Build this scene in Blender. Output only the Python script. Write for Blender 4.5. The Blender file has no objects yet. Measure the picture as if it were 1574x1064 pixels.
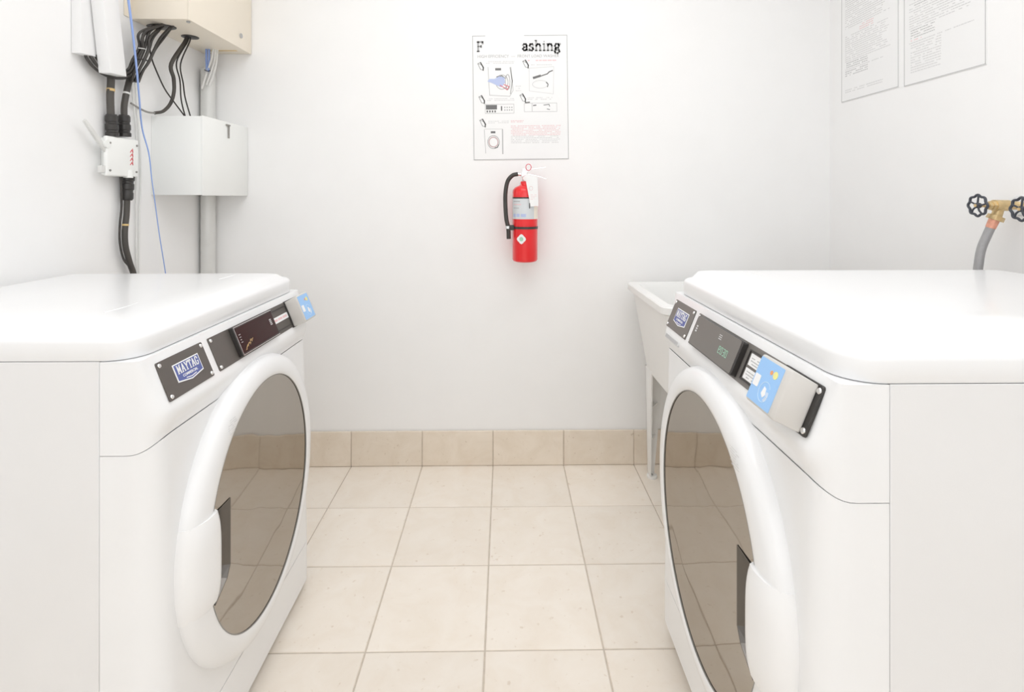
import bpy, bmesh, math, random
from mathutils import Vector, Matrix
random.seed(7)
C = bpy.context.scene.collection
S = bpy.context.scene
PI = math.pi

# ------------------------------------------------------------------ camera
F, HZ, VX, CAM = 790.0, 302.0, 776.0, 1.16
cam = bpy.data.cameras.new('camera'); co = bpy.data.objects.new('camera', cam); C.objects.link(co)
cam.sensor_width = 36; cam.lens = 36*F/1574; cam.shift_y = -(532-HZ)/1574
cam.clip_start = .02
co.location = (0, 0, CAM); co.rotation_euler = (PI/2, 0, -math.atan((787-VX)/F))
S.camera = co

# ------------------------------------------------------------------ world, light, exposure
w = bpy.data.worlds.new('world'); S.world = w; w.use_nodes = True
w.node_tree.nodes['Background'].inputs[0].default_value = (1, 1, 1, 1)
w.node_tree.nodes['Background'].inputs[1].default_value = .4
def area(name, loc, rot, sx, sy, power, col=(1, 1, 1)):
    l = bpy.data.lights.new(name, 'AREA'); l.shape = 'RECTANGLE'; l.size = sx; l.size_y = sy
    l.energy = power; l.color = col
    o = bpy.data.objects.new(name, l); C.objects.link(o); o.location = loc; o.rotation_euler = rot
    return o
area('ceiling_lamp_light', (.05, .85, 2.50), (0, 0, 0), 1.7, 1.7, 14.5, (.945, .966, 1))
area('fill_light', (0, -1.15, 1.55), (math.radians(80), 0, 0), 2.3, 1.5, 19.0, (.925, .956, 1))  # flash-like fill added behind the camera to even out the room's brightness
S.view_settings.view_transform = 'Standard'; S.view_settings.look = 'None'
S.view_settings.gamma = 1; S.view_settings.use_curve_mapping = False
S.view_settings.exposure = -0.63
S.cycles.max_bounces = 12; S.cycles.diffuse_bounces = 8; S.cycles.glossy_bounces = 5
S.cycles.sample_clamp_indirect = 6

# ------------------------------------------------------------------ materials
def mat(name, col, rough=.5, metal=0, coat=0, spec=.5, bump=0, bscale=200, var=0, vscale=8, emit=0):
    m = bpy.data.materials.new(name); m.use_nodes = True
    nt = m.node_tree; b = nt.nodes['Principled BSDF']
    b.inputs['Base Color'].default_value = (*col, 1); b.inputs['Roughness'].default_value = rough
    b.inputs['Metallic'].default_value = metal; b.inputs['Coat Weight'].default_value = coat
    b.inputs['Coat Roughness'].default_value = .08
    b.inputs['Specular IOR Level'].default_value = spec
    if emit:
        b.inputs['Emission Color'].default_value = (*col, 1); b.inputs['Emission Strength'].default_value = emit
    tc = nt.nodes.new('ShaderNodeTexCoord')
    n = nt.nodes.new('ShaderNodeTexNoise'); n.inputs['Scale'].default_value = vscale; n.inputs['Detail'].default_value = 5
    nt.links.new(tc.outputs['Object'], n.inputs['Vector'])
    v = max(var, .01)
    r = nt.nodes.new('ShaderNodeMapRange'); r.inputs[1].default_value = .3; r.inputs[2].default_value = .7
    r.inputs[3].default_value = 1-v; r.inputs[4].default_value = 1+v*.5
    nt.links.new(n.outputs['Fac'], r.inputs[0])
    mx = nt.nodes.new('ShaderNodeVectorMath'); mx.operation = 'SCALE'; mx.inputs[0].default_value = col
    nt.links.new(r.outputs[0], mx.inputs['Scale']); nt.links.new(mx.outputs[0], b.inputs['Base Color'])
    if bump:
        n2 = nt.nodes.new('ShaderNodeTexNoise'); n2.inputs['Scale'].default_value = bscale
        nt.links.new(tc.outputs['Object'], n2.inputs['Vector'])
        bp = nt.nodes.new('ShaderNodeBump'); bp.inputs['Strength'].default_value = bump; bp.inputs['Distance'].default_value = .002
        nt.links.new(n2.outputs['Fac'], bp.inputs['Height']); nt.links.new(bp.outputs[0], b.inputs['Normal'])
    return m

def tile_mat(name, c1, c2, c3, rough=.38):
    m = bpy.data.materials.new(name); m.use_nodes = True
    nt = m.node_tree; N = nt.nodes; L = nt.links; b = N['Principled BSDF']
    tc = N.new('ShaderNodeTexCoord'); oi = N.new('ShaderNodeObjectInfo')
    off = N.new('ShaderNodeVectorMath'); off.operation = 'SCALE'; off.inputs[0].default_value = (13, 7, 5)
    L.new(oi.outputs['Random'], off.inputs['Scale'])
    ad = N.new('ShaderNodeVectorMath'); L.new(tc.outputs['Object'], ad.inputs[0]); L.new(off.outputs[0], ad.inputs[1])
    n1 = N.new('ShaderNodeTexNoise'); n1.inputs['Scale'].default_value = 9; n1.inputs['Detail'].default_value = 8; n1.inputs['Roughness'].default_value = .65
    n1.inputs['Distortion'].default_value = .6
    L.new(ad.outputs[0], n1.inputs['Vector'])
    cr = N.new('ShaderNodeValToRGB'); cr.color_ramp.elements[0].position = .32; cr.color_ramp.elements[0].color = (*c2, 1)
    cr.color_ramp.elements[1].position = .62; cr.color_ramp.elements[1].color = (*c1, 1)
    L.new(n1.outputs['Fac'], cr.inputs[0])
    n2 = N.new('ShaderNodeTexNoise'); n2.inputs['Scale'].default_value = 60; n2.inputs['Detail'].default_value = 4
    L.new(ad.outputs[0], n2.inputs['Vector'])
    pr = N.new('ShaderNodeMapRange'); pr.inputs[1].default_value = .66; pr.inputs[2].default_value = .74
    L.new(n2.outputs['Fac'], pr.inputs[0])
    pm = N.new('ShaderNodeMath'); pm.operation = 'MULTIPLY'; pm.inputs[1].default_value = .5; L.new(pr.outputs[0], pm.inputs[0])
    mx = N.new('ShaderNodeMix'); mx.data_type = 'RGBA'
    L.new(pm.outputs[0], mx.inputs[0]); L.new(cr.outputs[0], mx.inputs[6]); mx.inputs[7].default_value = (*c3, 1)
    # each tile a slightly different tone
    rr = N.new('ShaderNodeMapRange'); rr.inputs[3].default_value = .965; rr.inputs[4].default_value = 1.025
    L.new(oi.outputs['Random'], rr.inputs[0])
    sc = N.new('ShaderNodeVectorMath'); sc.operation = 'SCALE'; L.new(mx.outputs[2], sc.inputs[0]); L.new(rr.outputs[0], sc.inputs['Scale'])
    L.new(sc.outputs[0], b.inputs['Base Color'])
    b.inputs['Roughness'].default_value = rough
    bp = N.new('ShaderNodeBump'); bp.inputs['Strength'].default_value = .12; bp.inputs['Distance'].default_value = .002
    L.new(n1.outputs['Fac'], bp.inputs['Height']); L.new(bp.outputs[0], b.inputs['Normal'])
    return m

M = {
 'wall': mat('wall_paint', (.90, .898, .893), .6, bump=.06, bscale=160),
 'ceil': mat('ceiling_paint', (.88, .88, .88), .8),
 'tile': tile_mat('floor_tile', (.91, .845, .76), (.87, .79, .69), (.66, .54, .42), .5),
 'base': tile_mat('skirting_tile', (.83, .745, .64), (.76, .665, .55), (.50, .39, .28), .5),
 'grout': mat('grout', (.62, .55, .47), .9, var=.1, vscale=40),
 'enamel': mat('white_enamel', (.86, .865, .87), .28, coat=.25, bump=.015, bscale=500),
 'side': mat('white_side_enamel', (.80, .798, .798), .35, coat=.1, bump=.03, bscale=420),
 'plastic': mat('white_plastic', (.87, .87, .87), .33),
 'plastic2': mat('tub_plastic', (.86, .86, .845), .45),
 'seam': mat('grey_chassis', (.62, .60, .59), .7),
 'plate': mat('grey_brown_plate', (.105, .093, .083), .38, metal=.0),
 'platefar': mat('grey_plate', (.17, .158, .145), .4, metal=.0),
 'black': mat('black_plastic', (.035, .032, .03), .35),
 'rubber': mat('black_cable', (.045, .04, .036), .45),
 'rubber2': mat('dark_sleeve', (.075, .068, .06), .5, bump=.3, bscale=120),
 'cgrey': mat('grey_cable', (.30, .29, .27), .5),
 'screen': mat('dark_red_screen', (.03, .004, .004), .12, spec=.2),
 'screen2': mat('grey_green_screen', (.14, .145, .135), .2, coat=.4),
 'chrome': mat('chrome', (.80, .80, .80), .22, metal=1),
 'pocket': mat('dark_chrome', (.13, .12, .11), .2, metal=1),
 'brass': mat('brass', (.72, .55, .30), .35, metal=.75, var=.2, vscale=60),
 'copper': mat('copper', (.85, .42, .30), .4, metal=.5, var=.2, vscale=80),
 'steel': mat('braided_steel', (.42, .42, .43), .4, metal=.6, bump=.6, bscale=500),
 'iron': mat('painted_iron', (.05, .055, .07), .35),
 'reader': mat('grey_housing', (.62, .60, .57), .45),
 'blue': mat('blue_label', (.32, .56, .90), .4),
 'bluelt': mat('light_blue_print', (.60, .78, .95), .4),
 'white': mat('white_print', (.88, .88, .88), .5),
 'paper': mat('white_paper', (.875, .875, .872), .6),
 'navy': mat('navy_print', (.10, .13, .36), .4),
 'yellow': mat('yellow_print', (.85, .80, .30), .4),
 'orange': mat('orange_print', (.85, .35, .12), .4),
 'tape': mat('tape', (.70, .50, .22), .5),
 'ink': mat('grey_ink', (.40, .40, .40), .6),  # grey and pink inks lightened, overexposure painted into their colour
 'inkd': mat('dark_ink', (.16, .16, .16), .6),
 'inkl': mat('pale_ink', (.66, .66, .66), .6),
 'inkm': mat('mid_ink', (.48, .48, .48), .6),
 'pink': mat('pink_ink', (.82, .58, .59), .6),
 'redink': mat('red_ink', (.72, .12, .14), .6),
 'clothblue': mat('blue_ink', (.48, .55, .78), .6),
 'green': mat('green_ink', (.38, .66, .50), .5),
 'red': mat('red_paint', (.84, .018, .024), .28, coat=.4),
 'pinkred': mat('faded_red_plastic', (.72, .18, .22), .4),
 'label': mat('silver_label', (.66, .69, .71), .4),
 'beige': mat('beige_paint', (.87, .80, .685), .45, bump=.02, bscale=300),
 'boxwhite': mat('pale_grey_paint', (.88, .89, .87), .45),
 'conduit': mat('galvanised', (.74, .74, .72), .42, metal=.2, var=.08),
 'cableblue': mat('blue_cable', (.30, .42, .78), .45),
 'cablewhite': mat('white_cable', (.80, .80, .78), .5),
 'lamp': mat('lamp_diffuser', (1, 1, 1), .5, emit=1.5),
}
# dark mirror-like door glass
g = bpy.data.materials.new('tinted_door_glass'); g.use_nodes = True
nt = g.node_tree; b = nt.nodes['Principled BSDF']
b.inputs['Base Color'].default_value = (.46, .435, .405, 1); b.inputs['Metallic'].default_value = 1
b.inputs['Roughness'].default_value = .035
b.inputs['Specular Tint'].default_value = (.75, .72, .68, 1)
tc = nt.nodes.new('ShaderNodeTexCoord'); n = nt.nodes.new('ShaderNodeTexNoise'); n.inputs['Scale'].default_value = 7
n.inputs['Detail'].default_value = 1
nt.links.new(tc.outputs['Object'], n.inputs['Vector'])
bp = nt.nodes.new('ShaderNodeBump'); bp.inputs['Strength'].default_value = .16; bp.inputs['Distance'].default_value = .01
nt.links.new(n.outputs['Fac'], bp.inputs['Height']); nt.links.new(bp.outputs[0], b.inputs['Normal'])
M['glass'] = g

# ------------------------------------------------------------------ helpers
def tagx(o, label=None, cat=None, group=None, kind=None):
    if label: o['label'] = label
    if cat: o['category'] = cat
    if group: o['group'] = group
    if kind: o['kind'] = kind
    return o
def empty(name, loc=(0, 0, 0), rz=0, label=None, cat=None, group=None):
    o = bpy.data.objects.new(name, None); C.objects.link(o); o.location = loc; o.rotation_euler = (0, 0, rz)
    o.empty_display_size = .05
    return tagx(o, label, cat, group)
STUFF = {'printed_text', 'lettering', 'drawing', 'label_print', 'tag_print', 'pointer_mark', 'display_digits', 'red_marking', 'instruction_film', 'grille', 'reflection_ridge', 'slot_frame', 'silver_edge'}
def obj(name, bm, m, parent=None, X=None, smooth=False, bevel=0, seg=2, angle=40, loc=None, recalc=True):
    if recalc: bmesh.ops.recalc_face_normals(bm, faces=bm.faces)
    if bevel:
        es = [e for e in bm.edges if len(e.link_faces) == 2 and e.calc_face_angle(0) > math.radians(30)]
        bmesh.ops.bevel(bm, geom=es, offset=bevel, segments=seg, affect='EDGES', profile=.5, clamp_overlap=True)
    if X is not None: bm.transform(X)
    me = bpy.data.meshes.new(name); bm.to_mesh(me); bm.free()
    me.materials.append(M[m] if isinstance(m, str) else m)
    if smooth or bevel:
        me.shade_smooth() if hasattr(me, 'shade_smooth') else None
        me.set_sharp_from_angle(angle=math.radians(angle))
    o = bpy.data.objects.new(name, me); C.objects.link(o)
    if parent: o.parent = parent
    if loc: o.location = loc
    if name in STUFF: o['kind'] = 'stuff'
    return o
def box(bm, x0, x1, y0, y1, z0, z1):
    v = [bm.verts.new(p) for p in ((x0,y0,z0),(x1,y0,z0),(x1,y1,z0),(x0,y1,z0),(x0,y0,z1),(x1,y0,z1),(x1,y1,z1),(x0,y1,z1))]
    for f in ((3,2,1,0),(4,5,6,7),(0,1,5,4),(1,2,6,5),(2,3,7,6),(3,0,4,7)): bm.faces.new([v[i] for i in f])
    return bm
def B(*a): return box(bmesh.new(), *a)
def struct(name, bm, m, **k):
    o = obj(name, bm, m, **k); o['kind'] = 'structure'; return o
def loft(bm, rings, closed=True, cap=True):
    R = [[bm.verts.new(p) for p in r] for r in rings]
    n = len(R[0])
    for a, b in zip(R, R[1:]):
        for i in range(n if closed else n-1):
            j = (i+1) % n
            bm.faces.new((a[i], a[j], b[j], b[i]))
    if cap and closed:
        bm.faces.new(R[0][::-1]); bm.faces.new(R[-1])
    return R
def prism(bm, pts, z0, z1):
    loft(bm, [[(x, y, z0) for x, y in pts], [(x, y, z1) for x, y in pts]]); return bm
def rrect(x0, x1, y0, y1, r, n=5):
    out = []
    for cx, cy, a0 in ((x1-r, y1-r, 0), (x0+r, y1-r, 90), (x0+r, y0+r, 180), (x1-r, y0+r, 270)):
        for i in range(n+1):
            a = math.radians(a0+90*i/n); out.append((cx+r*math.cos(a), cy+r*math.sin(a)))
    return out
def ell(cx, cy, rx, ry, n=24): return [(cx+rx*math.cos(2*PI*i/n), cy+ry*math.sin(2*PI*i/n)) for i in range(n)]
def catmull(P, k=6):
    P = [Vector(p) for p in P]
    if len(P) < 3: return P
    Q = [P[0]*2-P[1]] + P + [P[-1]*2-P[-2]]
    out = []
    for i in range(1, len(Q)-2):
        p0, p1, p2, p3 = Q[i-1:i+3]
        for j in range(k):
            t = j/k
            out.append(.5*((2*p1)+(p2-p0)*t+(2*p0-5*p1+4*p2-p3)*t*t+(3*p1-p0-3*p2+p3)*t**3))
    out.append(P[-1]); return out
def tube(bm, pts, r, seg=10, k=6, smooth=True):
    P = catmull(pts, k) if smooth else [Vector(p) for p in pts]
    rs = r if callable(r) else (lambda t: r)
    rings = []; up = None
    for i, p in enumerate(P):
        d = (P[min(i+1, len(P)-1)]-P[max(i-1, 0)]).normalized()
        if up is None:
            up = Vector((0, 0, 1)) if abs(d.z) < .9 else Vector((1, 0, 0))
        s = d.cross(up).normalized(); up = s.cross(d).normalized()
        rr = rs(i/(len(P)-1))
        rings.append([p+(s*math.cos(2*PI*a/seg)+up*math.sin(2*PI*a/seg))*rr for a in range(seg)])
    loft(bm, rings); return bm
def cyl(bm, a, b, r0, r1=None, seg=20): 
    r1 = r0 if r1 is None else r1
    return tube(bm, [a, b], lambda t: r0+(r1-r0)*t, seg, smooth=False)
def lathe(bm, prof, seg=32):
    rings = [[(r*math.cos(2*PI*i/seg), r*math.sin(2*PI*i/seg), z) for i in range(seg)] for r, z in prof]
    loft(bm, rings); return bm
def stroke(bm, pts, t, z0, z1):
    for a, b in zip(pts, pts[1:]):
        a = Vector(a); b = Vector(b); d = (b-a)
        if d.length < 1e-6: continue
        d = d.normalized()*t*.35; n = Vector((-d.y, d.x)).normalized()*t/2
        q = [a-d+n, a-d-n, b+d-n, b+d+n]
        prism(bm, [(p.x, p.y) for p in q], z0, z1)
def text_mesh(s, size, X, name, m, parent, depth=.0004, offset=0, sx=1.0, align='LEFT'):
    cu = bpy.data.curves.new('t', 'FONT'); cu.body = s; cu.size = size; cu.extrude = depth; cu.offset = offset
    cu.align_x = align; cu.resolution_u = 3
    o = bpy.data.objects.new('t', cu); C.objects.link(o)
    dg = bpy.context.evaluated_depsgraph_get(); dg.update()
    me = bpy.data.meshes.new_from_object(o.evaluated_get(dg))
    bpy.data.objects.remove(o); bpy.data.curves.remove(cu)
    me.transform(Matrix.Diagonal((sx, 1, 1, 1))); me.transform(X)
    me.materials.clear(); me.materials.append(M[m]); me.name = name
    o = bpy.data.objects.new(name, me); C.objects.link(o); o.parent = parent; o['kind'] = 'stuff'
    return o
SERIF = {
 'F': (.62, [[(.12,0),(.12,.95)],[(.12,.95),(.58,.95),(.58,.78)],[(.12,.5),(.42,.5)],[(.0,0),(.26,0)],[(0,.95),(.12,.95)],[(.42,.42),(.42,.58)]]),
 'a': (.62, [[(.1,.5),(.2,.63),(.38,.63),(.46,.5),(.46,.08),(.58,0)],[(.46,.36),(.2,.33),(.08,.17),(.2,.02),(.34,.03),(.46,.14)]]),
 's': (.55, [[(.43,.5),(.33,.63),(.15,.62),(.08,.47),(.38,.26),(.44,.13),(.3,0),(.1,.03),(.05,.17)]]),
 'h': (.70, [[(.14,0),(.14,.95)],[(.14,.45),(.3,.62),(.46,.6),(.52,.45),(.52,0)],[(.03,0),(.25,0)],[(.41,0),(.63,0)],[(.02,.95),(.14,.95)]]),
 'i': (.36, [[(.17,0),(.17,.62)],[(.05,0),(.29,0)],[(.05,.62),(.17,.62)],[(.15,.86),(.19,.86)]]),
 'n': (.70, [[(.14,0),(.14,.62)],[(.14,.45),(.3,.62),(.46,.6),(.52,.45),(.52,0)],[(.03,0),(.25,0)],[(.41,0),(.63,0)],[(.02,.62),(.14,.62)]]),
 'g': (.62, [[(.46,.5),(.4,.62),(.18,.62),(.08,.43),(.18,.24),(.4,.24),(.46,.43),(.46,.5),(.58,.62)],[(.18,.24),(.1,.12),(.46,.04),(.52,-.12),(.34,-.28),(.1,-.22),(.06,-.08),(.2,.03)]]),
 'M': (.98, [[(.14,0),(.14,1)],[(.14,1),(.42,.25)],[(.42,.25),(.70,1)],[(.70,1),(.70,0)],[(.02,0),(.27,0)],[(.57,0),(.83,0)],[(.02,1),(.14,1)],[(.70,1),(.83,1)]]),
 'A': (.84, [[(.08,0),(.36,1)],[(.36,1),(.64,0)],[(.2,.34),(.52,.34)],[(-.02,0),(.2,0)],[(.5,0),(.76,0)]]),
 'Y': (.80, [[(.06,1),(.34,.45)],[(.62,1),(.34,.45)],[(.34,.45),(.34,0)],[(.2,0),(.48,0)],[(-.04,1),(.18,1)],[(.5,1),(.72,1)]]),
 'T': (.76, [[(.32,0),(.32,1)],[(.02,.84),(.02,1),(.62,1),(.62,.84)],[(.18,0),(.46,0)]]),
 'G': (.80, [[(.60,.75),(.5,.98),(.25,1),(.08,.8),(.06,.25),(.2,.02),(.45,0),(.6,.15),(.6,.42)],[(.4,.42),(.7,.42)]]),
}
def serif(bm, s, x, y, h, t, sx=1.0, gap=0.0, z0=0, z1=.0004):
    """slab-serif lettering drawn with short strokes"""
    for ch in s:
        wd, st = SERIF[ch]
        for p in st:
            # feet and bars thinner than stems
            thin = len(p) == 2 and abs(p[0][1]-p[1][1]) < 1e-6
            stroke(bm, [(x+a*h*sx, y+b*h) for a, b in p], t*(.6 if thin else 1), z0, z1)
        x += wd*h*sx+gap
    return x
def words(bm, x0, x1, y, h, z=.0003, dens=.8, zb=0):
    """one row of print too small to read"""
    x = x0
    while x < x1:
        wl = random.uniform(1.2, 4.5)*h
        e = min(x+wl, x1)
        if random.random() < dens and e-x > h*.4: box(bm, x, e, y, y+h, zb, z)
        x = e+h*.7

# wall planes
XL, XR, YB, YF, ZC = -1.29, 1.42, 2.225, -1.35, 2.55
def atX(px, py, X):            # the point of the plane x = X that stands at this place of the photograph
    d = F*X/(px-VX); return Vector((X, d, CAM+(HZ-py)*d/F))
def atY(px, py, Y): return Vector(((px-VX)*Y/F, Y, CAM+(HZ-py)*Y/F))

# ------------------------------------------------------------------ room
T = .1
struct('wall_back', B(XL-T, XR+T, YB, YB+T, -T, ZC+T), 'wall')
struct('wall_left', B(XL-T, XL, YF, YB, -T, ZC+T), 'wall')
struct('wall_right', B(XR, XR+T, YF, YB, -T, ZC+T), 'wall')
struct('wall_front', B(XL-T, XR+T, YF-T, YF, -T, ZC+T), 'wall')
struct('ceiling', B(XL, XR, YF, YB, ZC, ZC+T), 'ceil')
floor = struct('floor', B(XL, XR, YF, YB, -T, -.0022), 'grout')
P_, G_ = .3045, .0042
def tile_mesh(name, w_, h_, t_, m, bev=.0015):
    bm = B(-w_/2, w_/2, -h_/2, h_/2, 0, t_)
    es = [e for e in bm.edges if all(v.co.z > t_*.5 for v in e.verts)]
    bmesh.ops.bevel(bm, geom=es, offset=bev, segments=1, affect='EDGES')
    me = bpy.data.meshes.new(name); bm.to_mesh(me); bm.free(); me.materials.append(M[m]); return me
cache = {}
def tile(parent, x0, x1, y0, y1, m, X=None, t_=.0065, base=-.0065):
    w_, h_ = round(x1-x0-G_, 4), round(y1-y0-G_, 4)
    if w_ < .004 or h_ < .004: return
    k = (w_, h_, m)
    if k not in cache: cache[k] = tile_mesh('tile', w_, h_, t_, m)
    o = bpy.data.objects.new('tile', cache[k]); C.objects.link(o); o.parent = parent
    L = Matrix.Translation(((x0+x1)/2, (y0+y1)/2, base+random.uniform(-.0003, .0003)))
    L = L @ Matrix.Rotation(random.choice((0, PI)), 4, 'Z')
    o.matrix_local = (X @ L) if X else L
xs = [-.0508+P_*k for k in range(-5, 6)]; ys = [1.9225-P_*k for k in range(-1, 12)]
xs = [XL]+[x for x in xs if XL+.01 < x < XR-.01]+[XR]
ys = sorted([YF, YB]+[y for y in ys if YF+.01 < y < YB-.01])
for i in range(len(xs)-1):
    for j in range(len(ys)-1): tile(floor, xs[i], xs[i+1], ys[j], ys[j+1], 'tile')
BH = .150
bb = struct('baseboard_back', B(XL, XR, YB-.009, YB, 0, BH-.002), 'grout')
Xb = Matrix(((1,0,0,0),(0,0,-1,YB-.006),(0,1,0,0),(0,0,0,1)))
for i in range(len(xs)-1): tile(bb, xs[i], xs[i+1], 0, BH+.002, 'base', Xb, base=0)
bl = struct('baseboard_left', B(XL, XL+.009, YF, YB-.012, 0, BH-.002), 'grout')
Xl = Matrix(((0,0,1,XL+.006),(1,0,0,0),(0,1,0,0),(0,0,0,1)))
br = struct('baseboard_right', B(XR-.009, XR, YF, YB-.012, 0, BH-.002), 'grout')
Xr = Matrix(((0,0,-1,XR-.006),(1,0,0,0),(0,1,0,0),(0,0,0,1)))
for j in range(len(ys)-1):
    y1 = min(ys[j+1], YB-.013)
    tile(bl, ys[j], y1, 0, BH+.002, 'base', Xl, base=0); tile(br, ys[j], y1, 0, BH+.002, 'base', Xr, base=0)

# ceiling fixture the light comes from (above the frame)
cl = empty('ceiling_light', (.05, .85, ZC), 0, 'square recessed white ceiling light panel above the aisle', 'light')
bm = B(-.90, .90, -.90, .90, -.03, 0); obj('light_frame', bm, 'plastic', cl, bevel=.004)
obj('diffuser', B(-.86, .86, -.86, .86, -.034, -.0301), 'lamp', cl)

# ------------------------------------------------------------------ machines
W, SD, CR = .686, .093, .05
ZL, ZT = .877, .931           # lid underside and lid top
def plan(n=10):
    """left side seam -> rounded corner -> front -> corner -> right side seam; (x, y, weight)"""
    pts = [(0, SD, 0), (0, .07, 0)]
    for i in range(n+1):
        a = i/n*PI/2; e = .8
        pts.append((CR*(1-math.cos(a)**e), CR*(1-math.sin(a)**e), (lambda t: t*t*(3-2*t))(i/n)))
    m = 16
    front = [(CR+(W-2*CR)*i/m, 0, 1) for i in range(1, m)]
    right = [(W-x, y, w_) for x, y, w_ in reversed(pts)]
    return [(x-W/2, y, w_) for x, y, w_ in pts+front+right]
def prof(z):
    K = [(.700,.004),(.737,.001),(.745,-.001),(.757,-.0065),(.768,-.0095),(.778,-.0100),(.787,-.0071),(.7935,-.0044),(.8616,.0237),(.878,.0305)]
    if z <= K[0][0]: return K[0][1]
    for (a, p), (b_, q) in zip(K, K[1:]):
        if z <= b_: return p+(q-p)*(z-a)/(b_-a)
    return K[-1][1]
def sink_off(z):    # the lower front comes forward a little towards the floor
    return -.012*max(0, min(1, (.74-z)/.6))
def machine(name, label, loc, rz, hs, depth, lift, far_display, red):
    ZT = .9385 if not lift else .9455
    root = empty(name, loc, rz, label, 'washing machine')
    O = lambda nm, bm, m, par=root, **k: obj(nm, bm, m, par, **k)
    pl = plan()
    zb = lambda w_: .7155+(.737-.7155)*w_
    # console
    bm = bmesh.new(); rings = []
    for t in [i/26 for i in range(27)]:
        r = []
        for x, y, w_ in pl:
            z = zb(w_)+(ZL-.001-zb(w_))*t
            r.append((x, y+prof(z)*w_, z))
        rings.append(r)
    loft(bm, rings); console = O('console', bm, 'enamel', smooth=True, angle=50)
    # front panel
    bm = bmesh.new(); rings = []
    for t in [i/6 for i in range(7)]:
        rings.append([(x, y+sink_off(.138+(zb(w_)-.0013-.138)*t)*w_, .138+(zb(w_)-.0013-.138)*t) for x, y, w_ in pl])
    loft(bm, rings); O('front_panel', bm, 'enamel', smooth=True, angle=50)
    bm = bmesh.new(); z0 = .024
    loft(bm, [[(x, y+sink_off(z)*w_, z) for x, y, w_ in pl] for z in (z0, .06, .1355)])
    O('access_panel', bm, 'enamel', smooth=True, angle=50)
    # chassis seen through the joints, and the side panels
    O('chassis', B(-W/2+.004, W/2-.004, .0455, depth-.004, .022, ZL-.004), 'seam')
    O('side_panel', B(-W/2, -W/2+.0035, SD+.0013, depth, .016, ZL-.0006), 'side', bevel=.001, seg=1)
    O('side_panel', B(W/2-.0035, W/2, SD+.0013, depth, .016, ZL-.0006), 'side', bevel=.001, seg=1)
    O('back_panel', B(-W/2+.0035, W/2-.0035, depth-.003, depth, .016, ZL-.0022), 'side')
    # lid: rounded corners, softly rolled top edge
    bm = bmesh.new(); rings = []
    R = .024
    prf = [(.002, ZL+.0001), (0, ZL+.003), (0, ZL+.030), (.001, ZL+.0345), (.0045, ZL+.0385), (.010, ZL+.0410), (.020, ZL+.0435), (.035, ZT-.0085), (.055, ZT-.0045), (.080, ZT-.0015)]
    prf += [(.11, ZT)]
    for off, z in prf:
        rings.append([(x, y, z) for x, y in rrect(-W/2+off, W/2-off, .036+off, depth-off*.35, max(.055-off, .012), 8)])
    loft(bm, rings); lid = O('lid', bm, 'enamel', smooth=True, angle=50)
    bm = bmesh.new()
    for (x0, x1, y_) in ((-.24, -.15, .165), (.15, .24, .165)):
        tube(bm, [(x0, y_, ZT-.0003), ((x0+x1)/2, y_-.004, ZT+.0002), (x1, y_, ZT-.0003)], .0012, 6, 4)
    O('reflection_ridge', bm, 'enamel', lid, smooth=True)  # thin raised lines shaped to stand in for reflections on the lid
    # feet
    for sx in (-1, 1):
        for y_ in (.09, depth-.06):
            bm = bmesh.new(); lathe(bm, [(.022, 0), (.022, .008), (.012, .010), (.012, .02)], 14)
            O('foot', bm, 'black', X=Matrix.Translation((sx*(W/2-.05), y_, 0)), smooth=True)
            if lift: pass
    # ---------------- door
    zc = .455; ax, az, ox, oz = .240, .270, .300, .320
    XD = Matrix(((1,0,0,0),(0,0,-1,0),(0,1,0,zc),(0,0,0,1)))      # (u, v, n) -> local
    PR = [(-.02,.004),(-.02,.0285),(0,.0335),(.05,.0355),(.2,.0370),(.4,.0362),(.6,.0335),(.78,.0290),(.9,.0225),(.97,.014),(1,.002),(1,-.012),(-.02,-.012)]
    bm = bmesh.new(); n_ = 112; rings = []
    for k, nn in PR:
        rings.append([((ax+(ox-ax)*k)*math.cos(2*PI*i/n_), (az+(oz-az)*k)*math.sin(2*PI*i/n_), nn) for i in range(n_)])
    Rg = loft(bm, rings, cap=False)
    for i in range(n_):
        j = (i+1) % n_; bm.faces.new((Rg[-1][i], Rg[-1][j], Rg[0][j], Rg[0][i]))
    frame = O('door_frame', bm, 'enamel', X=XD, smooth=True, angle=60)
    # dark trim line round the glass
    bm = bmesh.new()
    tube(bm, [(ax*1.0*math.cos(2*PI*i/96), az*1.0*math.sin(2*PI*i/96), .0338) for i in range(97)], .0012, 6, smooth=False)
    O('trim_ring', bm, 'cgrey', frame, X=XD, smooth=True)
    # glass, slightly domed, with the notch for the grip cut out
    bm = bmesh.new(); cen = bm.verts.new((0, 0, .0365)); prev = None
    for q in range(1, 15):
        t = q/14
        ring = [bm.verts.new((ax*t*math.cos(2*PI*i/96), az*t*math.sin(2*PI*i/96), .0325+.0040*(1-t*t))) for i in range(96)]
        for i in range(96):
            j = (i+1) % 96
            if prev is None: bm.faces.new((cen, ring[i], ring[j]))
            else: bm.faces.new((prev[i], ring[i], ring[j], prev[j]))
        prev = ring
    low = [bm.verts.new((v.co.x, v.co.y, .026)) for v in prev]
    for i in range(96):
        j = (i+1) % 96; bm.faces.new((prev[i], low[i], low[j], prev[j]))
    bm.faces.new(low[::-1])
    glass = O('door_glass', bm, 'glass', X=XD, smooth=True, angle=60)
    zt, zl, rin = .085, -.072, .166       # grip top, bottom (from the door centre), inner edge
    cut = [(hs*.30, zt), (hs*rin, zt), (hs*rin, zl+.02), (hs*(rin+.012), zl), (hs*.222, zl-.022), (hs*.30, zl-.022)]
    bm = bmesh.new(); prism(bm, cut, .0, .06); bmesh.ops.recalc_face_normals(bm, faces=bm.faces); bm.transform(XD)
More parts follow.
